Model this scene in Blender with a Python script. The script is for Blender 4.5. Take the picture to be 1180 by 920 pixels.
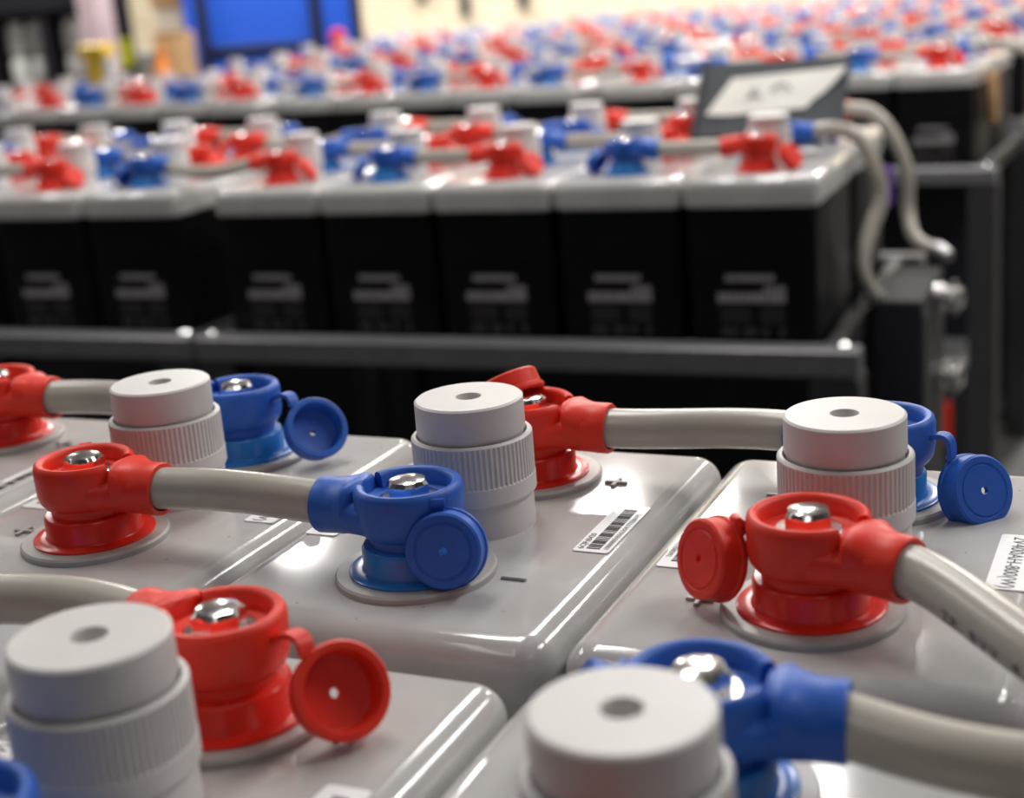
import bpy, math, random
from mathutils import Vector, Matrix
random.seed(7)
PI = math.pi
for o in list(bpy.data.objects): bpy.data.objects.remove(o)
scene = bpy.context.scene
col = scene.collection
T = 1.40                       # height of the battery tops above the floor

# ------------------------------------------------------------------ camera
cd = bpy.data.cameras.new('camera'); cam = bpy.data.objects.new('camera', cd); col.objects.link(cam)
CR = Vector((0.90881972, 0.40983584, -0.07798274))       # right
CU = Vector((-0.04323494, 0.27844221, 0.95947938))       # up
CB = Vector((0.41494272, -0.8686222, 0.270773))          # back (towards the photographer)
m = Matrix((CR, CU, CB)).transposed().to_4x4()
m.translation = Vector((0.4532, -0.8755, 0.36415 + T))
cam.matrix_world = m
cd.sensor_fit = 'HORIZONTAL'; cd.sensor_width = 36.0
cd.lens = 36.0 * 1717.6 / 1180.0
cd.clip_start = 0.02; cd.clip_end = 100
cd.dof.use_dof = True; cd.dof.focus_distance = 0.98; cd.dof.aperture_fstop = 4.6
cd.dof.aperture_blades = 0
scene.camera = cam

# ------------------------------------------------------------------ world, lamps, exposure
w = bpy.data.worlds.new('world'); scene.world = w; w.use_nodes = True
bg = w.node_tree.nodes['Background']; bg.inputs[0].default_value = (0.95, 0.97, 1.0, 1); bg.inputs[1].default_value = 0.025
def area(x, y, z, sx, sy, e, colr=(1, 0.97, 0.93), rot=(0, 0, 0)):
    l = bpy.data.lights.new('ceiling_lamp_light', 'AREA'); l.shape = 'RECTANGLE'; l.size = sx; l.size_y = sy
    l.energy = e; l.color = colr
    o = bpy.data.objects.new('ceiling_lamp_light', l); col.objects.link(o); o.location = (x, y, z); o.rotation_euler = rot
    return o
LZ = T + 2.55
for lx in (-6.3, -3.6, -0.9, 1.8):
    for ly, e in ((-1.8, 3.0), (1.2, 19.0)):
        for dx in (-0.16, 0.16): area(lx + dx, ly, LZ, 0.09, 1.5, e)
for lx in (-0.75, 1.8, 4.2):
    for dx in (-0.16, 0.16): area(lx + dx, 3.6, LZ, 0.09, 1.4, 28.0)
for lx in (-7.78, -5.08, -2.38, 0.32):
    for ly, e in ((6.85, 85.0), (10.2, 95.0)): area(lx, ly, LZ, 0.17, 0.42, e)
vs = scene.view_settings
vs.view_transform = 'Standard'; vs.look = 'None'; vs.gamma = 1.0; vs.exposure = 0.24; vs.use_curve_mapping = False

# ------------------------------------------------------------------ materials
def mat(name, c, rough=0.5, metal=0.0, noise=None, spec=0.5, bump=0.0, coat=0.0, emit=None):
    m = bpy.data.materials.new(name); m.use_nodes = True
    nt = m.node_tree; b = nt.nodes['Principled BSDF']
    b.inputs['Base Color'].default_value = (*c, 1); b.inputs['Roughness'].default_value = rough
    b.inputs['Metallic'].default_value = metal; b.inputs['Specular IOR Level'].default_value = spec
    b.inputs['Coat Weight'].default_value = coat
    if emit: b.inputs['Emission Color'].default_value = (*c, 1); b.inputs['Emission Strength'].default_value = emit
    if noise:
        sc, amt = noise[:2]
        tc = nt.nodes.new('ShaderNodeTexCoord'); n = nt.nodes.new('ShaderNodeTexNoise')
        n.inputs['Scale'].default_value = sc; n.inputs['Detail'].default_value = 6
        r = nt.nodes.new('ShaderNodeValToRGB')
        r.color_ramp.elements[0].position = 0.3; r.color_ramp.elements[1].position = 0.7
        r.color_ramp.elements[0].color = (*[x * (1 - amt) for x in c], 1); r.color_ramp.elements[1].color = (*[min(1, x * (1 + amt)) for x in c], 1)
        nt.links.new(tc.outputs['Object'], n.inputs['Vector']); nt.links.new(n.outputs['Fac'], r.inputs['Fac'])
        nt.links.new(r.outputs['Color'], b.inputs['Base Color'])
        if bump:
            bp = nt.nodes.new('ShaderNodeBump'); bp.inputs['Strength'].default_value = bump; bp.inputs['Distance'].default_value = 0.002
            nt.links.new(n.outputs['Fac'], bp.inputs['Height']); nt.links.new(bp.outputs['Normal'], b.inputs['Normal'])
    return m
def cover_material():
    m = mat('grey_cover_plastic', (0.47, 0.462, 0.455), 0.11, coat=0.0)
    nt = m.node_tree; b = nt.nodes['Principled BSDF']; tc = nt.nodes.new('ShaderNodeTexCoord')
    oi = nt.nodes.new('ShaderNodeObjectInfo')
    add = nt.nodes.new('ShaderNodeVectorMath'); add.operation = 'ADD'
    sc = nt.nodes.new('ShaderNodeVectorMath'); sc.operation = 'SCALE'; sc.inputs['Scale'].default_value = 9.0
    cx = nt.nodes.new('ShaderNodeCombineXYZ')
    for k in 'XYZ': nt.links.new(oi.outputs['Random'], cx.inputs[k])
    nt.links.new(cx.outputs[0], sc.inputs[0]); nt.links.new(tc.outputs['Object'], add.inputs[0]); nt.links.new(sc.outputs[0], add.inputs[1])
    n1 = nt.nodes.new('ShaderNodeTexNoise'); n1.inputs['Scale'].default_value = 14; n1.inputs['Detail'].default_value = 5
    n2 = nt.nodes.new('ShaderNodeTexVoronoi'); n2.inputs['Scale'].default_value = 34
    nt.links.new(add.outputs[0], n1.inputs['Vector']); nt.links.new(add.outputs[0], n2.inputs['Vector'])
    r1 = nt.nodes.new('ShaderNodeValToRGB'); r1.color_ramp.elements[0].color = (0.435, 0.427, 0.42, 1); r1.color_ramp.elements[1].color = (0.49, 0.482, 0.475, 1)
    r1.color_ramp.elements[0].position = 0.35; r1.color_ramp.elements[1].position = 0.65
    nt.links.new(n1.outputs['Fac'], r1.inputs['Fac'])
    r2 = nt.nodes.new('ShaderNodeValToRGB'); r2.color_ramp.elements[0].color = (0.12, 0.09, 0.07, 1); r2.color_ramp.elements[1].color = (1, 1, 1, 1)
    r2.color_ramp.elements[0].position = 0.025; r2.color_ramp.elements[1].position = 0.05
    nt.links.new(n2.outputs['Distance'], r2.inputs['Fac'])
    mx = nt.nodes.new('ShaderNodeMix'); mx.data_type = 'RGBA'; mx.blend_type = 'MULTIPLY'; mx.inputs[0].default_value = 0.45
    nt.links.new(r1.outputs[0], mx.inputs[6]); nt.links.new(r2.outputs[0], mx.inputs[7]); nt.links.new(mx.outputs[2], b.inputs['Base Color'])
    return m
M = dict(
    cover=cover_material(),
    case=mat('black_case_plastic', (0.0035, 0.0033, 0.0045), 0.42, noise=(20, 0.3), spec=0.2),
    vent=mat('pale_grey_vent_plastic', (0.60, 0.58, 0.575), 0.42, noise=(30, 0.04)),
    ventin=mat('dark_gap_rubber', (0.03, 0.03, 0.03), 0.7, noise=(30, 0.2)),
    flange=mat('grey_flange_plastic', (0.40, 0.385, 0.37), 0.4, noise=(40, 0.06)),
    red=mat('red_soft_plastic', (0.74, 0.032, 0.015), 0.42, noise=(60, 0.08), spec=0.35),
    redb=mat('red_hard_plastic', (0.72, 0.026, 0.014), 0.25, noise=(60, 0.08)),
    blue=mat('blue_soft_plastic', (0.02, 0.105, 0.48), 0.42, noise=(60, 0.08), spec=0.35),
    blueb=mat('blue_hard_plastic', (0.02, 0.17, 0.52), 0.25, noise=(60, 0.08)),
    cable=mat('beige_grey_cable_jacket', (0.42, 0.39, 0.345), 0.27, noise=(25, 0.05)),
    chrome=mat('bright_zinc', (0.80, 0.80, 0.79), 0.16, 1.0, noise=(80, 0.06)),
    rack=mat('dark_grey_painted_steel', (0.026, 0.026, 0.028), 0.45, noise=(30, 0.12)),
    paper=mat('white_paper', (0.84, 0.84, 0.85), 0.35, noise=(50, 0.03)),
    notepaper=mat('off_white_note_paper', (0.72, 0.71, 0.66), 0.8, noise=(12, 0.06)),
    ink=mat('black_ink', (0.02, 0.02, 0.022), 0.5, noise=(50, 0.2)),
    print=mat('grey_white_print', (0.28, 0.27, 0.28), 0.5, noise=(50, 0.1)),
    printdim=mat('dim_grey_print', (0.05, 0.047, 0.047), 0.5, noise=(50, 0.1)),
    floor=mat('dark_concrete', (0.10, 0.098, 0.095), 0.55, noise=(3, 0.2), bump=0.1),
    cream=mat('cream_wall_paint', (0.80, 0.70, 0.52), 0.7, noise=(4, 0.05)),
    ceil=mat('pale_ceiling_paint', (0.5, 0.49, 0.47), 0.8, noise=(3, 0.04)),
    tray=mat('grey_tray_plastic', (0.045, 0.05, 0.06), 0.75, noise=(30, 0.08)),
    bluep=mat('blue_panel_paint', (0.025, 0.12, 0.70), 0.45, noise=(6, 0.06)),
    darkp=mat('dark_frame_paint', (0.012, 0.012, 0.02), 0.5, noise=(10, 0.2)),
    white=mat('white_plastic', (0.75, 0.75, 0.73), 0.4, noise=(20, 0.05)),
    yellow=mat('yellow_paint', (0.85, 0.56, 0.03), 0.4, noise=(20, 0.06)),
    lime=mat('lime_paint', (0.60, 0.62, 0.03), 0.4, noise=(20, 0.06)),
    tan=mat('tan_cardboard', (0.62, 0.38, 0.18), 0.8, noise=(20, 0.08)),
    orange=mat('orange_plastic', (0.85, 0.25, 0.03), 0.4, noise=(20, 0.06)),
    pink=mat('pale_pink_carton', (0.62, 0.48, 0.52), 0.7, noise=(8, 0.12)),
    purple=mat('purple_plastic', (0.22, 0.07, 0.55), 0.4, noise=(30, 0.08)),
    steel=mat('galvanised_steel', (0.35, 0.35, 0.36), 0.4, 0.7, noise=(25, 0.1)),
    rail=mat('grey_painted_rail', (0.12, 0.12, 0.13), 0.3, noise=(30, 0.1)),
    boxgrey=mat('grey_box_paint', (0.035, 0.035, 0.036), 0.7, noise=(15, 0.15), spec=0.25),
)

# ------------------------------------------------------------------ mesh builder
class MB:
    def __init__(s): s.v = []; s.f = []
    def add(s, v, f, mtx=None):
        o = len(s.v)
        s.v += [tuple(mtx @ Vector(p)) if mtx else tuple(p) for p in v]
        s.f += [tuple(o + i for i in q) for q in f]
        return s
    def rings(s, R, mtx=None, cap0=True, cap1=True, closed=True):
        n = len(R[0]); v = [p for r in R for p in r]; f = []
        for i in range(len(R) - 1):
            for j in range(n if closed else n - 1):
                k = (j + 1) % n; f.append((i*n+j, i*n+k, (i+1)*n+k, (i+1)*n+j))
        if cap0: f.append(tuple(reversed(range(n))))
        if cap1: f.append(tuple((len(R)-1)*n + j for j in range(n)))
        return s.add(v, f, mtx)
    def lathe(s, prof, n=32, mtx=None, cap0=True, cap1=True, rf=None):
        R = [[((r*(rf(i, j/n*2*PI) if rf else 1))*math.cos(j/n*2*PI), (r*(rf(i, j/n*2*PI) if rf else 1))*math.sin(j/n*2*PI), z) for j in range(n)] for i, (r, z) in enumerate(prof)]
        return s.rings(R, mtx, cap0, cap1)
    def box(s, x0, x1, y0, y1, z0, z1, bev=0.0, mtx=None):
        if bev <= 0:
            v = [(x, y, z) for z in (z0, z1) for y in (y0, y1) for x in (x0, x1)]
            return s.add(v, [(0,2,3,1),(4,5,7,6),(0,1,5,4),(2,6,7,3),(0,4,6,2),(1,3,7,5)], mtx)
        prof = [(bev, z0), (0, z0+bev), (0, z1-bev), (bev, z1)]
        R = []
        for ins, z in prof:
            a, b, c, d = x0+ins, x1-ins, y0+ins, y1-ins; e = bev
            R.append([(a+e, c, z), (b-e, c, z), (b, c+e, z), (b, d-e, z), (b-e, d, z), (a+e, d, z), (a, d-e, z), (a, c+e, z)])
        return s.rings(R, mtx)
    def tube(s, pts, r, n=16, cap=True):
        pts = [Vector(p) for p in pts]; R = []; up = None
        for i, p in enumerate(pts):
            t = (pts[min(i+1, len(pts)-1)] - pts[max(i-1, 0)]).normalized()
            if up is None:
                up = Vector((0, 0, 1)) if abs(t.z) < 0.9 else Vector((0, 1, 0))
            a = t.cross(up).normalized(); up = a.cross(t).normalized()
            rr = r[i] if isinstance(r, (list, tuple)) else r
            R.append([tuple(p + a*rr*math.cos(q/n*2*PI) + up*rr*math.sin(q/n*2*PI)) for q in range(n)])
        return s.rings(R, None, cap, cap)
    def arc_sweep(s, poly, a0, a1, n=40):
        R = [[(r*math.cos(a0+(a1-a0)*i/n), r*math.sin(a0+(a1-a0)*i/n), z) for r, z in poly] for i in range(n+1)]
        return s.rings(R)
    def mesh(s, name, smooth=True, angle=38):
        me = bpy.data.meshes.new(name); me.from_pydata(s.v, [], s.f); me.update()
        import bmesh
        b = bmesh.new(); b.from_mesh(me); bmesh.ops.recalc_face_normals(b, faces=b.faces); b.to_mesh(me); b.free()
        if smooth:
            me.polygons.foreach_set('use_smooth', [True]*len(me.polygons)); me.set_sharp_from_angle(angle=math.radians(angle))
        return me
def link(name, me, mt=None, parent=None, loc=(0, 0, 0), rz=0.0, mtx=None):
    if mt and not me.materials: me.materials.append(M[mt])
    o = bpy.data.objects.new(name, me); col.objects.link(o); o.parent = parent
    if mtx is not None: o.matrix_local = mtx
    else: o.location = loc; o.rotation_euler = (0, 0, rz)
    return o
def empty(name, loc=(0, 0, 0), rz=0.0):
    o = bpy.data.objects.new(name, None); col.objects.link(o); o.location = loc; o.rotation_euler = (0, 0, rz); o.empty_display_size = 0.05
    return o
def tag(o, label, cat=None, group=None, kind=None):
    o['label'] = label
    if cat: o['category'] = cat
    if group: o['group'] = group
    if kind: o['kind'] = kind
    return o
def rrect(hx, hy, r, z, n=5, cy=0.0):
    out = []
    for cx_, cy_, a0 in ((hx-r, hy-r, 0), (-hx+r, hy-r, PI/2), (-hx+r, -hy+r, PI), (hx-r, -hy+r, 1.5*PI)):
        for i in range(n+1):
            a = a0 + PI/2*i/n; out.append((cx_+r*math.cos(a), cy_+r*math.sin(a)+cy, z))
    return out
def text_mesh(s, size, name):
    c = bpy.data.curves.new(name, 'FONT'); c.body = s; c.size = size; c.resolution_u = 2
    o = bpy.data.objects.new(name, c); col.objects.link(o)
    dg = bpy.context.evaluated_depsgraph_get(); me = bpy.data.meshes.new_from_object(o.evaluated_get(dg))
    bpy.data.objects.remove(o); me.name = name; me.materials.clear()
    return me
def shift_mesh(me, mtx): me.transform(mtx); return me

# ------------------------------------------------------------------ the room
def struct(name, me, mt, label=None):
    o = link(name, me, mt); o['kind'] = 'structure'
    if label: o['label'] = label
    return o
struct('floor', MB().box(-13, 5, -4, 13, -0.1, 0.0).mesh('floor', False), 'floor', 'dark grey concrete floor under the battery racks')
struct('ceiling', MB().box(-13, 5, -4, 13, T+2.62, T+2.75).mesh('ceiling', False), 'ceil', 'pale ceiling above the battery racks')
wb = struct('wall_back', MB().box(-13, 5, 11.6, 11.8, 0, T+2.62).mesh('wall_back', False), 'cream', 'cream wall behind the furthest racks')
wp = MB().box(-0.745, 0.745, -0.03, 0, -0.17, 0.17, 0.006).mesh('panel', False)
for i in range(8):
    for j in range(-4, 7):
        link('panel', wp, 'cream', wb, (-10.2 + i*1.5 + (0.75 if j % 2 else 0), 11.6, T + 0.04 + j*0.35))
struct('wall_left', MB().box(-13.2, -13, -4, 11.8, 0, T+2.62).mesh('wall_left', False), 'cream', 'cream side wall far to the left')

# ------------------------------------------------------------------ battery cell parts (origin: centre of the cover's flat top)
HX, HY = 0.1265, 0.1815
CASE_B = -0.335
def cover_mesh(n, name):
    r = 0.019; R = [rrect(HX-0.004, HY-0.004, 0.018, -0.056, n), rrect(HX-0.001, HY-0.001, 0.021, -0.052, n)]
    k = 7 if n > 3 else 4
    for i in range(k+1):
        a = PI/2*i/k; ins = r*(1-math.cos(a)); z = -r + r*math.sin(a)
        R.append(rrect(HX-ins, HY-ins, max(0.022-ins, 0.003), z, n))
    return MB().rings(R).mesh(name, True, 30)
COVER = cover_mesh(6, 'cover'); COVER_F = cover_mesh(2, 'cover')
def case_mesh():
    b = MB(); b.rings([rrect(HX-0.008, HY-0.008, 0.014, CASE_B, 3), rrect(HX-0.006, HY-0.006, 0.014, -0.056, 3)])
    # shallow moulded ribs on the front and back faces
    for s in (-1, 1):
        for z in (-0.085, -0.155): b.box(-0.085, 0.085, s*(HY-0.0065)-0.002, s*(HY-0.0065)+0.002, z-0.002, z+0.002)
    return b.mesh('case', True, 30)
CASE = case_mesh()
def vent_cap(n):
    p = [(0.0, 0.066), (0.0083, 0.066), (0.0084, 0.0908), (0.0090, 0.0918), (0.0360, 0.0918), (0.0375, 0.0905), (0.0377, 0.0695), (0.036, 0.066), (0.0365, 0.058), (0.0, 0.058)]
    return MB().lathe(p, n, None, False, False).mesh('vent_cap')
def vent_collar(n, rib):
    p = [(0.0372, 0.056), (0.0380, 0.0645), (0.0385, 0.0668), (0.0405, 0.0668), (0.0418, 0.0655), (0.0420, 0.064), (0.0420, 0.0375), (0.0423, 0.0365), (0.0423, 0.0255), (0.0415, 0.024), (0.0372, 0.024)]
    rf = None
    if rib:
        def rf(i, a): return 1.0 - (0.020 if (i in (5, 6) and (int(round(a/(2*PI)*n)) % 4) in (0, 1)) else 0.0)
    return MB().lathe(p, n, None, False, False, rf).mesh('vent_collar', True, 25)
def vent_neck(n):
    p = [(0.0402, 0.0), (0.0400, 0.002), (0.0398, 0.026), (0.0372, 0.028)]
    return MB().lathe(p, n, None, True, True).mesh('vent_neck')
V_CAP, V_COL, V_NECK = vent_cap(64), vent_collar(288, True), vent_neck(64)
V_CAPF, V_COLF, V_NECKF = vent_cap(20), vent_collar(20, False), vent_neck(20)
def base_mesh(n, z0=0.004):
    p = [(0.0430, z0), (0.0430, 0.0064), (0.0420, 0.0072), (0.0345, 0.0074), (0.0335, 0.009), (0.0335, 0.0215), (0.0320, 0.0235), (0.0270, 0.0240), (0.0268, 0.032)]
    return MB().lathe(p, n).mesh('terminal_base')
def flange_mesh(n):
    return MB().lathe([(0.0525, -0.001), (0.0525, 0.0035), (0.0512, 0.005), (0.040, 0.0052)], n).mesh('flange')
BASE_R, BASE_B = base_mesh(56), base_mesh(56)
BASE_RF, BASE_BF = base_mesh(16, -0.001), base_mesh(16, -0.001)
FLANGE = flange_mesh(64)
PLUS = MB().box(-0.0085, 0.0085, -0.0016, 0.0016, -0.0005, 0.0022, 0.0005).box(-0.0016, 0.0016, -0.0085, 0.0085, -0.0005, 0.00215, 0.0005).mesh('polarity_mark', False)
MINUS = MB().box(-0.0085, 0.0085, -0.0016, 0.0016, -0.0005, 0.0022, 0.0005).mesh('polarity_mark', False)
# labels on the cover: local x = reading direction, y = up of the letters
def slab(hx, hy, name): return MB().rings([rrect(hx, hy, 0.0025, -0.0002, 3), rrect(hx, hy, 0.0025, 0.0006, 3)]).mesh(name, False)
LAB = slab(0.044, 0.0125, 'barcode_label'); LABR = slab(0.044, 0.0125, 'rating_label')
def barcode_print():
    b = MB(); x = -0.039; rnd = random.Random(3)
    while x < 0.036:
        wd = rnd.choice((0.0004, 0.0004, 0.0008, 0.0012)); b.box(x, x+wd, -0.0052, 0.0042, 0.0006, 0.0008); x += wd + rnd.choice((0.0005, 0.0005, 0.0009, 0.0013))
    me = b.mesh('barcode', False)
    return me
BARS = barcode_print()
TXT1 = shift_mesh(text_mesh('6CJPzB420', 0.0062, 'label_text'), Matrix.Translation((-0.040, 0.0062, 0.0008)))
TXT2 = shift_mesh(text_mesh('10000005050623041773580392', 0.0052, 'serial_text'), Matrix.Translation((-0.039, -0.0108, 0.0008)))
TXT3 = shift_mesh(text_mesh('2V400AH-800(W)', 0.0125, 'rating_text'), Matrix.Translation((-0.040, -0.0045, 0.0008)) @ Matrix.Scale(0.88, 4, (1, 0, 0)))
for me in (BARS, TXT1, TXT2, TXT3): me.materials.append(M['ink'])
# print on the black case front, too small to read in the photograph: bars of word blocks
def case_print(dim):
    b = MB(); y = -(HY - 0.0072)
    def words(x0, x1, z0, z1, n, seed):
        rnd = random.Random(seed); x = x0; step = (x1-x0)/n
        for i in range(n): b.box(x0+i*step, x0+(i+1)*step-step*0.16*rnd.uniform(.6, 1.3), y-0.0006, y, z0, z1)
    if not dim:
        words(-0.050, 0.042, -0.193, -0.181, 9, 1); words(0.022, 0.062, -0.213, -0.202, 4, 2); words(-0.066, 0.064, -0.233, -0.215, 11, 3)
    else:
        for k in range(4):
            words(-0.060, -0.006 + 0.006*(k % 2), -0.247-0.008*k, -0.243-0.008*k, 5, 5+k); words(0.014, 0.060, -0.247-0.008*k, -0.243-0.008*k, 4, 15+k)
        for x0, x1 in ((-0.060, -0.028), (-0.018, 0.008), (0.016, 0.030), (0.048, 0.060)): words(x0, x1, -0.297, -0.281, 2, 40)
    return b.mesh('case_print', False)
CPR, CPD = case_print(False), case_print(True)

S = 0.0947
KM = 0.968
def cell(x, y, rz, red_back, level, label, group=None, jx=0.0, jr=0.0):
    """red_back: + pole on local +y; otherwise the cell is turned round by 180 degrees"""
    root = empty('battery_cell', (x, y, T), rz + jr + (0 if red_back else PI)); tag(root, label, 'battery', group)
    if level: root.scale = (KM, KM, KM)
    near = level == 0
    link('case', CASE, 'case', root); link('cover', COVER if level < 2 else COVER_F, 'cover', root)
    if level < 2:
        vp = link('vent_plug', V_NECK if near else V_NECKF, 'vent', root)
        link('vent_collar', V_COL if near else V_COLF, 'vent', vp); link('vent_cap', V_CAP if near else V_CAPF, 'vent', vp)
    else:
        link('vent_plug', VENT_ALL, 'vent', root)
    for sgn, br, bb in ((1, BASE_R if near else BASE_RF, 'redb'), (-1, BASE_B if near else BASE_BF, 'blueb')):
        t = link('terminal_base', br, bb, root, (0, sgn*S, 0)); t['label'] = ('red' if sgn > 0 else 'blue') + ' terminal base ring'
        if near: link('flange', FLANGE, 'flange', t)
    if near:
        link('polarity_mark', PLUS, 'flange', root, (0.067, 0.095, 0))['label'] = 'raised plus sign'
        link('polarity_mark', MINUS, 'flange', root, (0.067, -0.090, 0))['label'] = 'raised minus sign'
        l1 = link('barcode_label', LAB, 'paper', root, (0.0975, 0.007, 0.0003), PI/2); l1['label'] = 'white barcode sticker'
        link('barcode', BARS, None, l1); link('label_text', TXT1, None, l1); link('serial_text', TXT2, None, l1)
        l2 = link('rating_label', LABR, 'paper', root, (-0.1005, -0.006, 0.0003), PI/2); l2['label'] = 'white rating sticker'
        link('rating_text', TXT3, None, l2)
    if level <= 1:
        f = 1 if red_back else -1
        pr = link('case_print', CPR, 'print', root, (0, 0, 0), 0 if red_back else PI)
        link('small_print', CPD, 'printdim', pr)
    return root
_va = MB()
for p_ in ([(0.0400, -0.001), (0.0398, 0.0042), (0.0398, 0.024), (0.0423, 0.0255), (0.0420, 0.0655), (0.0385, 0.0668), (0.0377, 0.0668), (0.0377, 0.0905), (0.0365, 0.0918)],):
    _va.lathe(p_, 14)
VENT_ALL = _va.mesh('vent_plug')

# ------------------------------------------------------------------ connector cables with boots
def boot_mesh(n, near):
    b = MB()
    b.lathe([(0.0275, 0.0235), (0.0278, 0.0300), (0.0312, 0.0312), (0.0340, 0.0350), (0.0352, 0.0410), (0.0354, 0.0525), (0.0270, 0.0525), (0.0262, 0.0520)], n)
    g = math.radians(24)
    b.arc_sweep([(0.0354, 0.0520), (0.0354, 0.0580), (0.0345, 0.0612), (0.0325, 0.0628), (0.0300, 0.0626), (0.0282, 0.0612), (0.0274, 0.0585), (0.0272, 0.0520)], g, 2*PI-g, max(8, n-4))
    # tube that takes the cable: (x, half width, top, bottom)
    st = [(0.0300, 0.0125, 0.0600, 0.034), (0.0310, 0.0138, 0.0622, 0.033), (0.0345, 0.0200, 0.0632, 0.031), (0.0385, 0.0235, 0.0630, 0.0285), (0.0440, 0.0218, 0.0622, 0.0262), (0.0500, 0.0198, 0.0617, 0.0248), (0.0560, 0.0190, 0.0615, 0.0242), (0.0640, 0.0190, 0.0615, 0.0240), (0.0655, 0.0184, 0.0608, 0.0247), (0.0655, 0.0158, 0.0583, 0.0272), (0.058, 0.0146, 0.057, 0.0285)]
    k = max(10, n//2); R = []
    for i, (x, ry, zt, zb) in enumerate(st):
        e = 0.62 if i < 4 else (0.8 if i == 4 else 1.0); ring = []
        for j in range(k):
            a_ = j/k*2*PI; ca, sa = math.cos(a_), math.sin(a_)
            ring.append((x, ry*math.copysign(abs(ca)**e, ca), (zt+zb)/2 + (zt-zb)/2*math.copysign(abs(sa)**e, sa)))
        R.append(ring)
    b.rings(R)
    R = []   # lower body that runs smoothly from the cup into the tube
    for x, hw, zt, zb in ((0.010, 0.0320, 0.0524, 0.0312), (0.020, 0.0290, 0.0526, 0.0305), (0.028, 0.0268, 0.0530, 0.0297), (0.036, 0.0242, 0.0545, 0.0284), (0.044, 0.0219, 0.0570, 0.0268), (0.052, 0.0200, 0.0598, 0.0253), (0.058, 0.0188, 0.0612, 0.0244)):
        ring = []; e = 0.55 + 0.45*max(0, (x-0.02)/0.038)
        for j in range(k):
            a_ = j/k*2*PI; ca, sa = math.cos(a_), math.sin(a_)
            ring.append((x, hw*math.copysign(abs(ca)**e, ca), (zt+zb)/2 + (zt-zb)/2*math.copysign(abs(sa)**e, sa)))
        R.append(ring)
    b.rings(R)
    return b.mesh('terminal_cover', True, 40)
BOOT = {c: boot_mesh(48, True) for c in 'rb'}; BOOT_F = {c: boot_mesh(16, False) for c in 'rb'}
def cap_mesh(n):
    # axis z: outer face at +z, hollow side at -z
    p = [(0.0028, 0.0055), (0.0028, 0.0090), (0.0175, 0.0090), (0.0180, 0.0083), (0.0190, 0.0083), (0.0196, 0.0090), (0.0235, 0.0088), (0.0250, 0.0075), (0.0255, -0.0040), (0.0268, -0.0048), (0.0270, -0.0075), (0.0258, -0.0090), (0.0222, -0.0090), (0.0210, -0.0070), (0.0200, 0.0050), (0.0185, 0.0055), (0.0028, 0.0055)]
    b = MB().lathe(p, n, None, False, False)
    b.box(-0.0305, -0.0245, -0.003, 0.003, -0.0085, -0.0045, 0.0008)
    return b.mesh('flip_cap', True, 35)
CAPM = {c: cap_mesh(48) for c in 'rb'}; CAPM_F = {c: cap_mesh(14) for c in 'rb'}
def bolt_mesh(n):
    def rf(i, a):
        if i > 2: return 1.0
        k = PI/3; q = (a % k) - k/2; return math.cos(PI/6)/math.cos(q)*1.06
    b = MB().lathe([(0.0135, 0.0), (0.0138, 0.0058), (0.0136, 0.0082), (0.0115, 0.0108), (0.0075, 0.0120), (0.002, 0.0123)], n, None, True, True, rf)
    b.lathe([(0.0195, -0.003), (0.0195, -0.0005), (0.0185, 0.0)], n)
    return b.mesh('bolt', True, 24)
BOLT = bolt_mesh(36); BOLT_F = bolt_mesh(12)
def strap_mesh(a, b, mid, wd=0.0045, th=0.0016, n=14):
    """flat strap from a over mid to b, in boot space"""
    a, b, mid = Vector(a), Vector(b), Vector(mid); R = []; side = None
    pts = [a*(1-t)**2 + mid*2*t*(1-t) + b*t*t for t in [i/n for i in range(n+1)]]
    for i, p in enumerate(pts):
        t = (pts[min(i+1, n)] - pts[max(i-1, 0)]).normalized()
        if side is None:
            h = (b-a); h.z = 0; side = Vector((-h.y, h.x, 0)).normalized()
        nrm = t.cross(side).normalized(); s2 = nrm.cross(t).normalized()
        R.append([tuple(p + s2*wd*x + nrm*th*z) for x, z in ((-1, -1), (1, -1), (1, 1), (-1, 1))])
    return MB().rings(R).mesh('strap', True, 50)
def axis_matrix(c, n, hinge):
    """cap matrix: origin c, +z along n, local -x towards the hinge point"""
    z = Vector(n).normalized(); h = Vector(hinge) - Vector(c); x = -(h - z*h.dot(z)).normalized(); y = z.cross(x)
    m = Matrix((x, y, z)).transposed().to_4x4(); m.translation = Vector(c); return m
def boot(parent, colr, x, y, z, ang, near, cap=None, strap_cache={}):
    """cap = (offset in world axes from the terminal, outward normal in world axes)"""
    c = 'r' if colr == 'red' else 'b'
    o = link('terminal_cover', (BOOT if near else BOOT_F)[c], colr, parent, (x, y, z), ang); o['label'] = colr + ' terminal boot'
    link('bolt', BOLT if near else BOLT_F, 'chrome', o, (0, 0, 0.0535), random.uniform(0, 1))['label'] = 'chrome hexagon bolt'
    if cap:
        rot = Matrix.Rotation(-ang, 3, 'Z')
        cc = rot @ Vector(cap[0]); cn = rot @ Vector(cap[1]); key = None
    else:
        s = random.choice((-1, 1))
        cc = Vector((-0.060, 0.006*s, 0.024)); cn = Vector((-0.75, 0.25*s, 0.45)); key = c + str(s)
    h = Vector((cc.x, cc.y, 0)).normalized()*0.0335; h.z = 0.050
    mx = axis_matrix(cc, cn, h) @ Matrix.Scale(0.95, 4)
    link('flip_cap', (CAPM if near else CAPM_F)[c], colr, o, mtx=mx)
    e = mx @ Vector((-0.0265, 0, -0.0065))
    if key and key in strap_cache: me = strap_cache[key]
    else:
        md = (Vector(h) + e)/2 + Vector((h.x*0.3, h.y*0.3, 0.016)); me = strap_mesh(h, e, md, n=14 if near else 5)
        if key: strap_cache[key] = me
    link('strap', me, colr, o)
    return o
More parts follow.
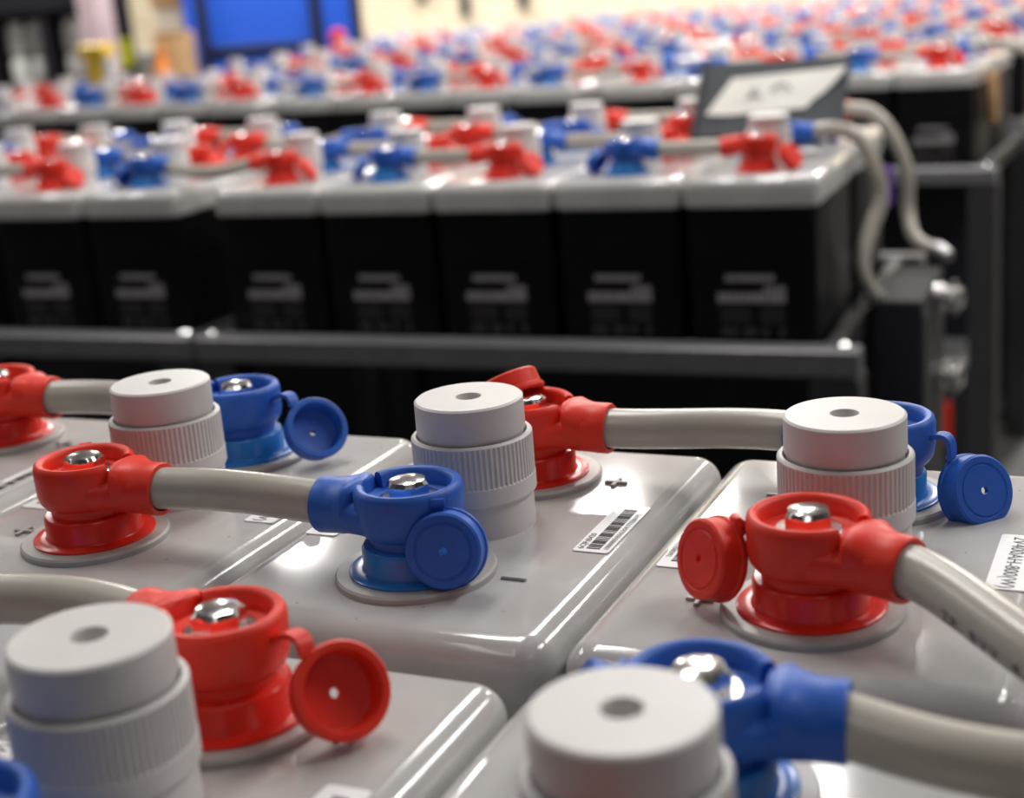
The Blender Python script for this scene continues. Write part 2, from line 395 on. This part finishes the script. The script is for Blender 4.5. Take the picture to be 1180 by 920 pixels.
def bez(p0, p1, p2, p3, n):
    p0, p1, p2, p3 = map(Vector, (p0, p1, p2, p3))
    return [p0*(1-t)**3 + p1*3*t*(1-t)**2 + p2*3*t*t*(1-t) + p3*t**3 for t in [i/n for i in range(n+1)]]
RC = 0.0146
def connector(a, b, label, near, aa, ab, ca=None, cb=None, sag=0.004, col_a='red', col_b='blue', group=None, side=0.0, ctrl=None):
    """cable between two terminals (world xy); aa, ab = direction of each boot's tube"""
    root = empty('connector_cable', ((a[0]+b[0])/2, (a[1]+b[1])/2, T)); tag(root, label, 'cable', group)
    ox, oy = root.location.x, root.location.y
    boot(root, col_a, a[0]-ox, a[1]-oy, 0, aa, near, ca); boot(root, col_b, b[0]-ox, b[1]-oy, 0, ab, near, cb)
    da, db = Vector((math.cos(aa), math.sin(aa), 0)), Vector((math.cos(ab), math.sin(ab), 0))
    s = Vector((a[0]-ox, a[1]-oy, 0.043)); e = Vector((b[0]-ox, b[1]-oy, 0.043)); L = (e-s).length
    p = bez(s+da*0.058, s+da*(0.058+L*0.22)+Vector((0, side, sag)), e+db*(0.058+L*0.22)+Vector((0, side, sag)), e+db*0.058, 18 if near else 7)
    if ctrl: p = bez(p[0], Vector(ctrl[0])-Vector((ox, oy, 0)), Vector(ctrl[1])-Vector((ox, oy, 0)), p[-1], 24)
    link('cable_sheath', MB().tube(p, RC, 24 if near else 8, False).mesh('cable_sheath'), 'cable', root)
    return root, p

# ------------------------------------------------------------------ foreground cells
P, Q = 0.25897, 0.39379
FGc = 'battery cells in the foreground'
fx = lambda i: i*P
cell(fx(-2), 0.0, 0, True, 0, 'foreground battery cell cut by the left edge, its red boot showing at mid height')
cell(fx(-1), 0.0, 0, False, 0, 'grey battery cell at left with red boot in front and blue boot behind its vent')
cell(0.002, 0.0, 0, True, 0, 'central grey battery cell with blue boot in front and full barcode sticker')
cell(fx(1), 0.002, 0, False, 0, 'grey battery cell at right with red boot in front and rating sticker beside it')
cell(fx(2)+0.004, 0.0, 0, True, 0, 'grey battery cell beyond the right edge, beside the cell with the rating sticker')
cell(fx(-1), -Q, 0, False, 0, 'grey battery cell at the lower left edge, in front of the left cell')
cell(0.0, -Q, 0, True, 0, 'blurred grey battery cell at bottom left with open red cap beside its vent')
cell(fx(1), -Q, 0, False, 0, 'blurred grey battery cell at bottom centre, large vent plug nearest the camera')
cell(fx(2)+0.004, -Q, 0, True, 0, 'grey battery cell beyond the bottom right corner')
def face(a, b, c): return tuple(CR*a + CU*b + CB*c)
connector((fx(-2), S), (fx(-1), S), 'cable at left edge from red boot to blue boot with open hollow cap', True, 0, PI,
          ca=((-0.058, 0.0, 0.03), (-0.8, -0.3, 0.3)), cb=((0.071, 0.0, 0.0275), face(-0.42, -0.32, -0.85)))
connector((fx(-1), -S), (0.002, -S), 'cable from left red boot to the sharp blue boot on central cell', True, 0.02, PI+0.01,
          ca=((-0.036, 0.046, 0.028), (-0.6, 0.75, 0.2)), cb=((0.036, -0.024, 0.029), face(-0.16, -0.06, 0.98)))
connector((0.002, S), (fx(1)+0.004, S+0.002), 'cable behind the vents from red boot with raised cap to blue boot', True, 0, PI-0.2,
          ca=((-0.020, 0.014, 0.066), face(-0.35, 0.85, -0.15)), cb=((0.0635, -0.012, 0.0165), face(0.36, 0.12, 0.92)), sag=0.0)
# cable that leaves the right-hand cell's red boot towards the lower right
ra = math.radians(-23)
r1, p1 = connector((fx(1), -S), (fx(2)+0.004, -S), 'thick cable curving out at lower right from the red boot at right', True, ra, math.radians(262),
          ca=((-0.0565, -0.006, 0.031), face(-0.88, 0.04, 0.47)), cb=((0.06, 0, 0.025), (0.8, 0.2, 0.4)), ctrl=((0.362, -0.128, 0.043), (0.463, -0.340, 0.016)))
connector((0.0, -Q+S), (fx(-1), -Q+S), 'cable at lower left running from red boot with open hollow cap', True, math.radians(166), math.radians(8),
          ca=((0.069, -0.002, 0.0265), face(-0.42, -0.26, -0.87)), cb=((0.06, 0, 0.02), (0.8, -0.2, 0.4)), sag=0.004)
connector((fx(2)+0.004, -Q+S), (fx(1), -Q+S), 'blurred cable at bottom right leaving the blue boot behind nearest vent', True, PI-0.1, math.radians(6),
          ca=((0.06, 0, 0.03), (0.8, -0.2, 0.4)), cb=((-0.060, 0.012, 0.028), (-0.75, -0.3, 0.45)), sag=-0.006, side=-0.02)
connector((fx(-1), -Q-S), (0.0, -Q-S), 'cable at the lower left corner ending in a blue boot', True, 0, PI,
          cb=((0.012, -0.058, 0.03), (0.2, -0.8, 0.4)))
# lettering on the jacket of the curving cable
let = 'ZR-BVV 4'
k = 0
base = r1
for i, ch in enumerate(let):
    if ch == ' ': continue
    t = 5.4 + i*0.62; a = int(t); q = p1[a].lerp(p1[a+1], t-a); tg = (p1[a+1]-p1[a]).normalized()
    nrm = Vector((-0.35, -0.8, -0.16)); nrm = (nrm - tg*nrm.dot(tg)).normalized(); upv = nrm.cross(tg)
    if upv.z < 0: upv = -upv
    me = text_mesh(ch, 0.010, 'lettering'); me.materials.append(M['ink'])
    mx = Matrix((tg, nrm.cross(tg), nrm)).transposed().to_4x4(); mx.translation = q + nrm*(RC+0.0004) - nrm.cross(tg)*0.004
    link('lettering', me, None, base, mtx=mx)

# ------------------------------------------------------------------ steel racks (local: x along the row, y depth, origin on the floor under the row's right front cell)
def rack(x, y, rz, n, rows, label, group=None, pitch=0.2467, right=0.038, cb=CASE_B*0.968):
    root = empty('battery_rack', (x, y, 0), rz); tag(root, label, 'rack', group)
    xe = pitch*0.5; x1 = xe + right; xl = -pitch*(n-0.5); x0 = xl - 0.038; y0 = -0.245; y1 = Q*(rows-1) + 0.245
    zt = T - 0.292
    def part(nm, b, mt='rack'): return link(nm, b.mesh(nm, False), mt, root)
    fr = part('rail', MB().box(x0, x1, y0, y0+0.055, zt-0.050, zt, 0.004), 'rail'); part('rail', MB().box(x0, x1, y1-0.055, y1, zt-0.050, zt, 0.004), 'rail')
    for a, a1 in ((x0+0.004, xl-0.004), (xe+0.004, xe+0.034)): part('end_beam', MB().box(a, a1, y0+0.055, y1-0.055, zt-0.050, zt-0.003, 0.004))
    part('deck', MB().box(xl-0.004, xe+0.004, y0+0.055, y1-0.055, T+cb-0.02, T+cb-0.001))
    for a in (x0, x1-0.085):
        for b_ in (y0+0.002, y1-0.087): part('post', MB().box(a, a+0.085, b_, b_+0.085, 0.0, zt-0.050, 0.004))
    part('dark_back_sheet', MB().box(x0+0.085, x1-0.085, y1-0.05, y1-0.04, 0.05, zt-0.055), 'darkp')  # added dark sheet, stands in for the darkness under the rack
    part('lower_shelf', MB().box(x0+0.085, x1-0.085, y0+0.06, y1-0.06, 0.12, 0.15))
    for a in (x0+0.03, x1-0.03):
        link('rail_bolt', MB().lathe([(0.012, 0), (0.012, 0.006), (0.006, 0.011)], 10).mesh('rail_bolt'), 'chrome', fr, (a, y0+0.027, zt-0.001))
    return root
rack(fx(2), -Q, 0, 5, 2, 'dark steel rack under the foreground cells', pitch=P, cb=CASE_B)

ORD = ['first', 'second', 'third', 'fourth', 'fifth', 'sixth', 'seventh', 'eighth', 'ninth', 'tenth', 'eleventh', 'twelfth', 'thirteenth', 'fourteenth', 'fifteenth', 'sixteenth', 'seventeenth', 'eighteenth', 'nineteenth', 'twentieth', 'twenty-first', 'twenty-second', 'twenty-third', 'twenty-fourth', 'twenty-fifth']
PM = 0.2467; GAP = 0.085
def bank(X0, Y0, yaw, ncell, level, where, red_front_odd=True, end_cable=True, rows=2, rstart=0):
    """rows of cells on racks of five; cell 0 is the right-hand one"""
    c, s_ = math.cos(yaw), math.sin(yaw)
    def W(u, v): return (X0 + c*u - s_*v, Y0 + s_*u + c*v)
    def U(i): return -(i*PM + (i//5)*GAP)
    for r in range(rows):
        v = r*Q; rown = ('front', 'back')[r]
        for i in range(ncell):
            jr = random.uniform(-0.004, 0.004); jv = random.uniform(-0.004, 0.004)
            x, y = W(U(i), v + jv)
            rb = (i % 2 == 1) if (red_front_odd ^ (r == 1)) else (i % 2 == 0)
            cell(x, y, yaw, rb, 1 if (level == 2 and r == 0 and i < 8 and 'first' in where) else level, 'battery cell %s from right in %s row of %s' % (ORD[i], rown, where), 'battery cells of ' + where, jr=jr)
        for side in (-1, 1):
            # front links join (0,1),(2,3)..; back links join (1,2),(3,4)..
            st = 0 if side < 0 else 1
            for i in range(st, ncell-1, 2):
                a, b = W(U(i), v + side*S*KM), W(U(i+1), v + side*S*KM)
                rb_i = (i % 2 == 1) if (red_front_odd ^ (r == 1)) else (i % 2 == 0)
                red_i = (rb_i and side > 0) or (not rb_i and side < 0)
                gap = (i//5) != ((i+1)//5)
                connector(a, b, 'cable %s from right, %s side of %s row, %s' % (ORD[i//2], 'front' if side < 0 else 'back', rown, where), False,
                          yaw+PI, yaw, sag=-0.02 if gap else 0.0, side=-0.03 if gap else 0, col_a='red' if red_i else 'blue', col_b='blue' if red_i else 'red', group='connector cables of ' + where)
    k = 0
    while k < ncell:
        n = min(5, ncell-k); x, y = W(U(k), 0)
        rack(x, y, yaw, n, rows, 'dark steel rack %s from the right of %s' % (ORD[k//5], where), 'steel racks of ' + where, right=0.075 if k == 0 else 0.038)
        k += 5
    return W
YM = 0.03666; XM, YMY = -0.27509, 1.83179
WM = bank(XM, YMY, YM, 10, 1, 'the middle bank')
# further banks
bank(-0.30, 4.04, -0.030, 17, 2, 'the first bank behind the middle bank')
bank(-0.28, 5.30, -0.030, 15, 2, 'the second bank behind the middle bank')
bank(-0.30, 6.52, -0.030, 16, 2, 'the third bank behind the middle bank')
bank(-0.32, 7.74, -0.030, 17, 2, 'the fourth bank behind the middle bank')
bank(-0.34, 8.96, -0.030, 14, 2, 'the fifth bank behind the middle bank')

# ------------------------------------------------------------------ loose end cables on the right ends
def end_cable(pts, label, colr, ang, name='lead_cable', term=None):
    root = empty(name, (pts[0][0], pts[0][1], T)); tag(root, label, 'cable', 'lead cables at the rack ends')
    o = Vector((pts[0][0], pts[0][1], 0))
    P_ = [Vector(p) - o for p in pts]
    # Catmull-Rom through the points
    out = []
    Pp = [P_[0]*2-P_[1]] + P_ + [P_[-1]*2-P_[-2]]
    for i in range(1, len(Pp)-2):
        a, b, c, d = Pp[i-1:i+3]
        for k in range(6):
            t = k/6; out.append(0.5*((2*b) + (c-a)*t + (2*a-5*b+4*c-d)*t*t + (3*b-a-3*c+d)*t**3))
    out.append(P_[-1])
    boot(root, colr, 0, 0, 0, ang, False)
    link('cable_sheath', MB().tube(out[1:], RC, 14).mesh('cable_sheath'), 'cable', root)
    link('cable_lug', MB().tube([out[-2], out[-1], out[-1]+(out[-1]-out[-2]).normalized()*0.03], [0.018, 0.018, 0.012], 10).mesh('cable_lug'), 'steel', root)
    return root
def wm(u, v, z): a = WM(u, v); return (a[0], a[1], z)
end_cable([wm(0, S, 0.043), wm(0.06, S, 0.045), wm(0.10, 0.105, 0.046), wm(0.142, 0.112, 0.028), wm(0.175, 0.113, -0.035), wm(0.183, 0.112, -0.089), wm(0.168, 0.092, -0.14), wm(0.155, 0.065, -0.185), wm(0.160, 0.055, -0.225), wm(0.180, 0.070, -0.27)],
          'beige cable looping over the right end of the middle bank, nearer one', 'blue', YM)
end_cable([wm(0, Q+S, 0.043), wm(0.06, 0.48, 0.045), wm(0.105, 0.468, 0.040), wm(0.142, 0.463, 0.008), wm(0.17, 0.462, -0.045), wm(0.183, 0.462, -0.095), wm(0.184, 0.462, -0.17), wm(0.205, 0.42, -0.222), wm(0.262, 0.36, -0.238)],
          'beige cable looping over the right end of the middle bank, further one', 'red', YM)
e3 = (-0.30, 4.04)
end_cable([(e3[0], e3[1]+S, 0.043), (e3[0]+0.07, e3[1]+S, 0.05), (e3[0]+0.16, e3[1]+S, 0.055), (e3[0]+0.26, e3[1]+S, 0.0), (e3[0]+0.29, e3[1]+S, -0.10), (e3[0]+0.25, e3[1]+S-0.02, -0.20), (e3[0]+0.29, e3[1]+S-0.03, -0.27)],
          'beige cable looping over the right end of the bank beyond the middle one', 'blue', 0.0)
# breaker box on the end of the middle rack
bx_ = empty('junction_box', (*WM(0.225, 0.21), 0.55), YM); tag(bx_, 'dark grey junction box on the right end of the middle rack', 'box')
link('box_body', MB().box(-0.050, 0.040, -0.155, 0.155, 0, T-0.285-0.55, 0.004).mesh('box_body', False), 'darkp', bx_)
link('lid', MB().box(-0.052, 0.042, -0.157, 0.157, T-0.285-0.55, T-0.270-0.55, 0.003).mesh('lid', False), 'boxgrey', bx_)
link('side_panel', MB().box(0.040, 0.044, -0.150, 0.150, 0.02, T-0.30-0.55, 0.001).mesh('side_panel', False), 'boxgrey', bx_)
for z in (T-0.27, T-0.43):
    g = link('cable_gland', MB().lathe([(0.030, 0), (0.030, 0.018), (0.022, 0.022), (0.022, 0.05), (0.016, 0.055)], 12).mesh('cable_gland'), 'chrome', bx_, mtx=Matrix.Translation((0.044, 0.0, z-0.55-0.03)) @ Matrix.Rotation(PI/2, 4, 'Y'))
    link('wing_nut', MB().box(-0.006, 0.006, -0.035, 0.035, 0.03, 0.045, 0.003).box(-0.035, 0.035, -0.006, 0.006, 0.032, 0.043, 0.003).mesh('wing_nut', False), 'chrome', g)
link('bracket', MB().box(-0.055, -0.045, 0.10, 0.15, T-0.335-0.55, T-0.31-0.55, 0.002).mesh('bracket', False), 'steel', bx_)
pt = link('cable_tag', MB().box(-0.010, 0.010, -0.006, 0.006, -0.045, 0.045, 0.004).mesh('cable_tag', False), 'purple', None, (*WM(0.125, 0.58), T-0.135)); tag(pt, 'small purple tag hanging behind the looping beige cables', 'tag')
op = link('insulating_board', MB().box(-0.006, 0.006, -0.03, 0.03, -0.10, 0.06, 0.004).mesh('insulating_board', False), 'tan', None, (-0.155, 4.03, T-0.085), 0.7); tag(op, 'orange brown board against the end cell of the bank beyond', 'board')

# ------------------------------------------------------------------ grey tray with a paper note, propped on the middle bank's back row
tr = empty('document_tray', (*WM(-0.062, 0.235), T+0.012), YM); tag(tr, 'dark grey plastic tray propped up with a white note on it', 'tray')
tilt = Matrix.Rotation(math.radians(-42), 4, 'X')
def tl(nm, b, mt, par=tr): return link(nm, b.mesh(nm, False), mt, par)
hh = 0.195; hw = 0.152
b = MB(); b.box(-hw, hw, -0.010, 0.0, 0, hh, 0.003, tilt); tl('tray_plate', b, 'tray')
for a in (-hw, hw-0.008): b = MB(); b.box(a, a+0.008, -0.022, -0.010, 0, hh, 0.002, tilt); tl('tray_rim', b, 'tray')
b = MB(); b.box(-hw, hw, -0.022, -0.010, 0, 0.008, 0.002, tilt); tl('tray_rim', b, 'tray')
# curled paper
n_ = 20; R = []
for i in range(n_+1):
    t = i/n_
    xt, zt_ = -0.085 + 0.235*t, 0.150 + 0.016*t
    if t <= 0.75: xb, zb = -0.125 + 0.2*t/0.75, 0.055 + 0.014*t/0.75
    else: q = (t-0.75)/0.25; xb, zb = 0.075 + 0.074*q, 0.084 + 0.078*q**1.6
    d0 = -0.0125 - 0.010*max(0, (0.2-t)/0.2)**2 - 0.006*max(0, (t-0.7)/0.3)**2; d1 = -0.0125 - 0.006*max(0, (t-0.75)/0.25)**2
    R.append([(xb, d0-0.0004, zb), (xt, d1-0.0004, zt_), (xt, d1+0.0004, zt_), (xb, d0+0.0004, zb)])
note = MB(); note.rings(R, tilt); nt_ = link('note', note.mesh('note', True, 40), 'notepaper', None, tr.location, YM); tag(nt_, 'white handwritten paper note lying on the dark grey tray', 'paper')
def stroke(pts): return MB().tube([tilt @ Vector((x, -0.0145, z)) for x, z in pts], 0.0024, 5)
for st in ([(-0.048, 0.090), (-0.034, 0.126), (-0.018, 0.092)], [(-0.040, 0.104), (-0.026, 0.104)], [(0.000, 0.110), (0.010, 0.126), (0.028, 0.128), (0.040, 0.112)]):
    link('handwriting', stroke(st).mesh('handwriting'), 'print', nt_)

# ------------------------------------------------------------------ lower tier glimpsed below the bank beyond, at right
lt = empty('shelf_case', (-0.275, 4.02, 0.15), -0.03); tag(lt, 'pale equipment case with red front on the lower shelf at right', 'case')
link('case_shell', MB().box(-0.14, 0.07, -0.15, 0.15, 0, 0.30, 0.01).mesh('case_shell', False), 'boxgrey', lt)
link('front_plate', MB().box(-0.10, 0.03, -0.158, -0.15, 0.06, 0.20, 0.003).mesh('front_plate', False), 'red', lt)
link('case_lid', MB().box(-0.145, 0.075, -0.155, 0.155, 0.30, 0.33, 0.006).mesh('case_lid', False), 'steel', lt)

# ------------------------------------------------------------------ far background
def thing(name, label, cat, x, y, rz=0.0, group=None):
    return tag(empty(name, (x, y, 0), rz), label, cat, group)
def pbox(nm, par, mt, *a, bev=0.01): return link(nm, MB().box(*a, bev).mesh(nm, False), mt, par)
# blue panel partition
bp = thing('blue_partition', 'large blue panel with dark vertical struts standing behind the far racks', 'panel', -5.35, 7.95, 0.10)
pbox('board', bp, 'bluep', -0.66, 0.62, 0, 0.04, 0.25, T+1.1)
for x in (-0.50, 0.36): pbox('strut', bp, 'darkp', x-0.035, x+0.035, -0.05, 0.0, 0.05, T+1.1)
pbox('cross_bar', bp, 'darkp', -0.47, 0.33, -0.03, 0.0, T+0.02, T+0.07)
pbox('side_rail', bp, 'darkp', 0.62, 0.67, -0.03, 0.05, 0.0, T+1.12)
for x in (-0.5, 0.36): pbox('foot', bp, 'darkp', x-0.04, x+0.04, -0.3, 0.3, 0, 0.05)
# dark shelving with white canisters
sh = thing('storage_shelf', 'tall dark shelving unit with white canisters at far left', 'shelf', -7.35, 7.9, 0.08)
for x in (-0.80, -0.24, 0.27, 0.62):
    for y in (-0.25, 0.25): pbox('post', sh, 'darkp', x-0.03, x+0.03, y-0.03, y+0.03, 0, T+1.6)
for z in (0.2, T-0.562, T+0.40, T+1.2): pbox('shelf_board', sh, 'darkp', -0.83, 0.65, -0.28, 0.28, z-0.02, z, bev=0.004)
pbox('dark_back_sheet', sh, 'darkp', -0.83, 0.65, 0.26, 0.29, 0.1, T+1.6)
pbox('fascia', sh, 'darkp', -0.83, 0.65, -0.30, -0.27, T+0.40, T+0.85)
CAN = MB().lathe([(0.070, 0), (0.075, 0.01), (0.075, 0.17), (0.065, 0.195), (0.05, 0.2), (0.05, 0.215), (0.056, 0.216), (0.056, 0.225)], 16).mesh('canister')
for j, xx in enumerate((-0.42, -0.06, 0.12, 0.42)):
    for k_ in range(4):
        c_ = sh.matrix_world
        o = link('canister', CAN, 'white', None, (-7.35+math.cos(.08)*xx + 0.12*math.sin(.08), 7.9+math.sin(.08)*xx-0.12, T-0.56+k_*0.225), 0.08)
        tag(o, 'white canister, %s up in the %s stack from left on dark shelf' % (('lowest', 'second', 'third', 'topmost')[k_], ORD[j]), 'canister', 'white canisters on the far shelf')
ct = thing('carton_stack', 'pale pink and white carton standing between shelf and yellow post', 'carton', -6.45, 7.6, 0.05)
pbox('carton_body', ct, 'pink', -0.15, 0.01, -0.1, 0.1, T-0.25, T+0.75); pbox('carton_base', ct, 'white', -0.16, 0.02, -0.12, 0.12, 0, T-0.25)
yp = thing('yellow_post', 'yellow upright post with a wide head behind the far left racks', 'post', -5.99, 6.9, 0.05)
pbox('column', yp, 'yellow', -0.07, 0.03, -0.04, 0.04, 0, T+0.09); pbox('head', yp, 'yellow', -0.10, 0.10, -0.06, 0.06, T+0.09, T+0.17); pbox('side_sheet', yp, 'white', 0.03, 0.11, -0.02, 0.02, T-0.3, T+0.09)
lp = thing('lime_sign', 'lime yellow sign on a dark pole in front of the cream wall', 'sign', -6.62, 8.0, 0.05)
pbox('pole', lp, 'darkp', -0.02, 0.02, -0.02, 0.02, 0, T+0.9); pbox('plate', lp, 'lime', -0.055, 0.055, -0.03, -0.02, T-0.03, T+0.17); pbox('base_plate', lp, 'darkp', -0.1, 0.1, -0.1, 0.1, 0, 0.03)
cp = thing('cream_cabinet', 'plain cream cabinet beside the blue panel', 'cabinet', -6.30, 8.35, 0.05)
pbox('cabinet_body', cp, 'cream', -0.22, 0.34, -0.1, 0.3, 0, T+0.36); pbox('cabinet_top', cp, 'tan', -0.24, 0.36, -0.12, 0.32, T+0.36, T+0.9)
bxx = thing('cardboard_box', 'tan cardboard box beside the blue panel with orange bottle before it', 'box', -5.80, 7.5, 0.05)
pbox('carton_wall', bxx, 'tan', -0.12, 0.08, -0.1, 0.1, 0, T+0.20); pbox('flap', bxx, 'tan', -0.125, 0.085, -0.105, 0.0, T+0.20, T+0.206, bev=0.002)
ob = tag(link('orange_bottle', MB().lathe([(0.045, 0), (0.05, 0.01), (0.05, 0.20), (0.03, 0.24), (0.03, 0.27), (0.035, 0.27), (0.035, 0.31)], 14).mesh('orange_bottle'), 'orange', None, (-5.72, 7.2, T-0.20)), 'small orange bottle in front of the tan cardboard box', 'bottle')
pbs = thing('stool', 'tan stand carrying the orange bottle', 'stand', -5.72, 7.2); pbox('stand_top', pbs, 'tan', -0.08, 0.08, -0.08, 0.08, T-0.23, T-0.20); pbox('stand_leg', pbs, 'tan', -0.04, 0.04, -0.04, 0.04, 0, T-0.23)
rk = thing('red_knob_post', 'small red knob on a dark post in front of blue panel edge', 'post', -4.47, 7.35)
link('knob', MB().lathe([(0.02, T+0.02), (0.045, T+0.05), (0.05, T+0.10), (0.04, T+0.14), (0.01, T+0.15)], 14).mesh('knob'), 'red', rk); pbox('post_shaft', rk, 'darkp', -0.03, 0.03, -0.03, 0.03, 0, T+0.03)
struct('trim_1', MB().box(-9.5, 1.5, 10.15, 10.35, 0, T-0.005, 0.01).mesh('trim_1', False), 'ceil', 'pale grey low ledge in front of the cream wall')
# brackets on the cream wall
for i, (x, z) in enumerate(((-6.05, 0.33), (-5.62, 0.17), (-5.05, 0.20))):
    br = tag(empty('wall_bracket', (x, 11.56, T+z)), 'small dark bracket on the cream wall, %s from left' % ORD[i], 'bracket', 'brackets on the cream wall')
    pbox('bracket_plate', br, 'darkp', -0.04, 0.04, -0.06, 0.0, -0.10, 0.10); pbox('bracket_arm', br, 'darkp', -0.02, 0.02, -0.12, -0.06, -0.02, 0.02, bev=0.005)
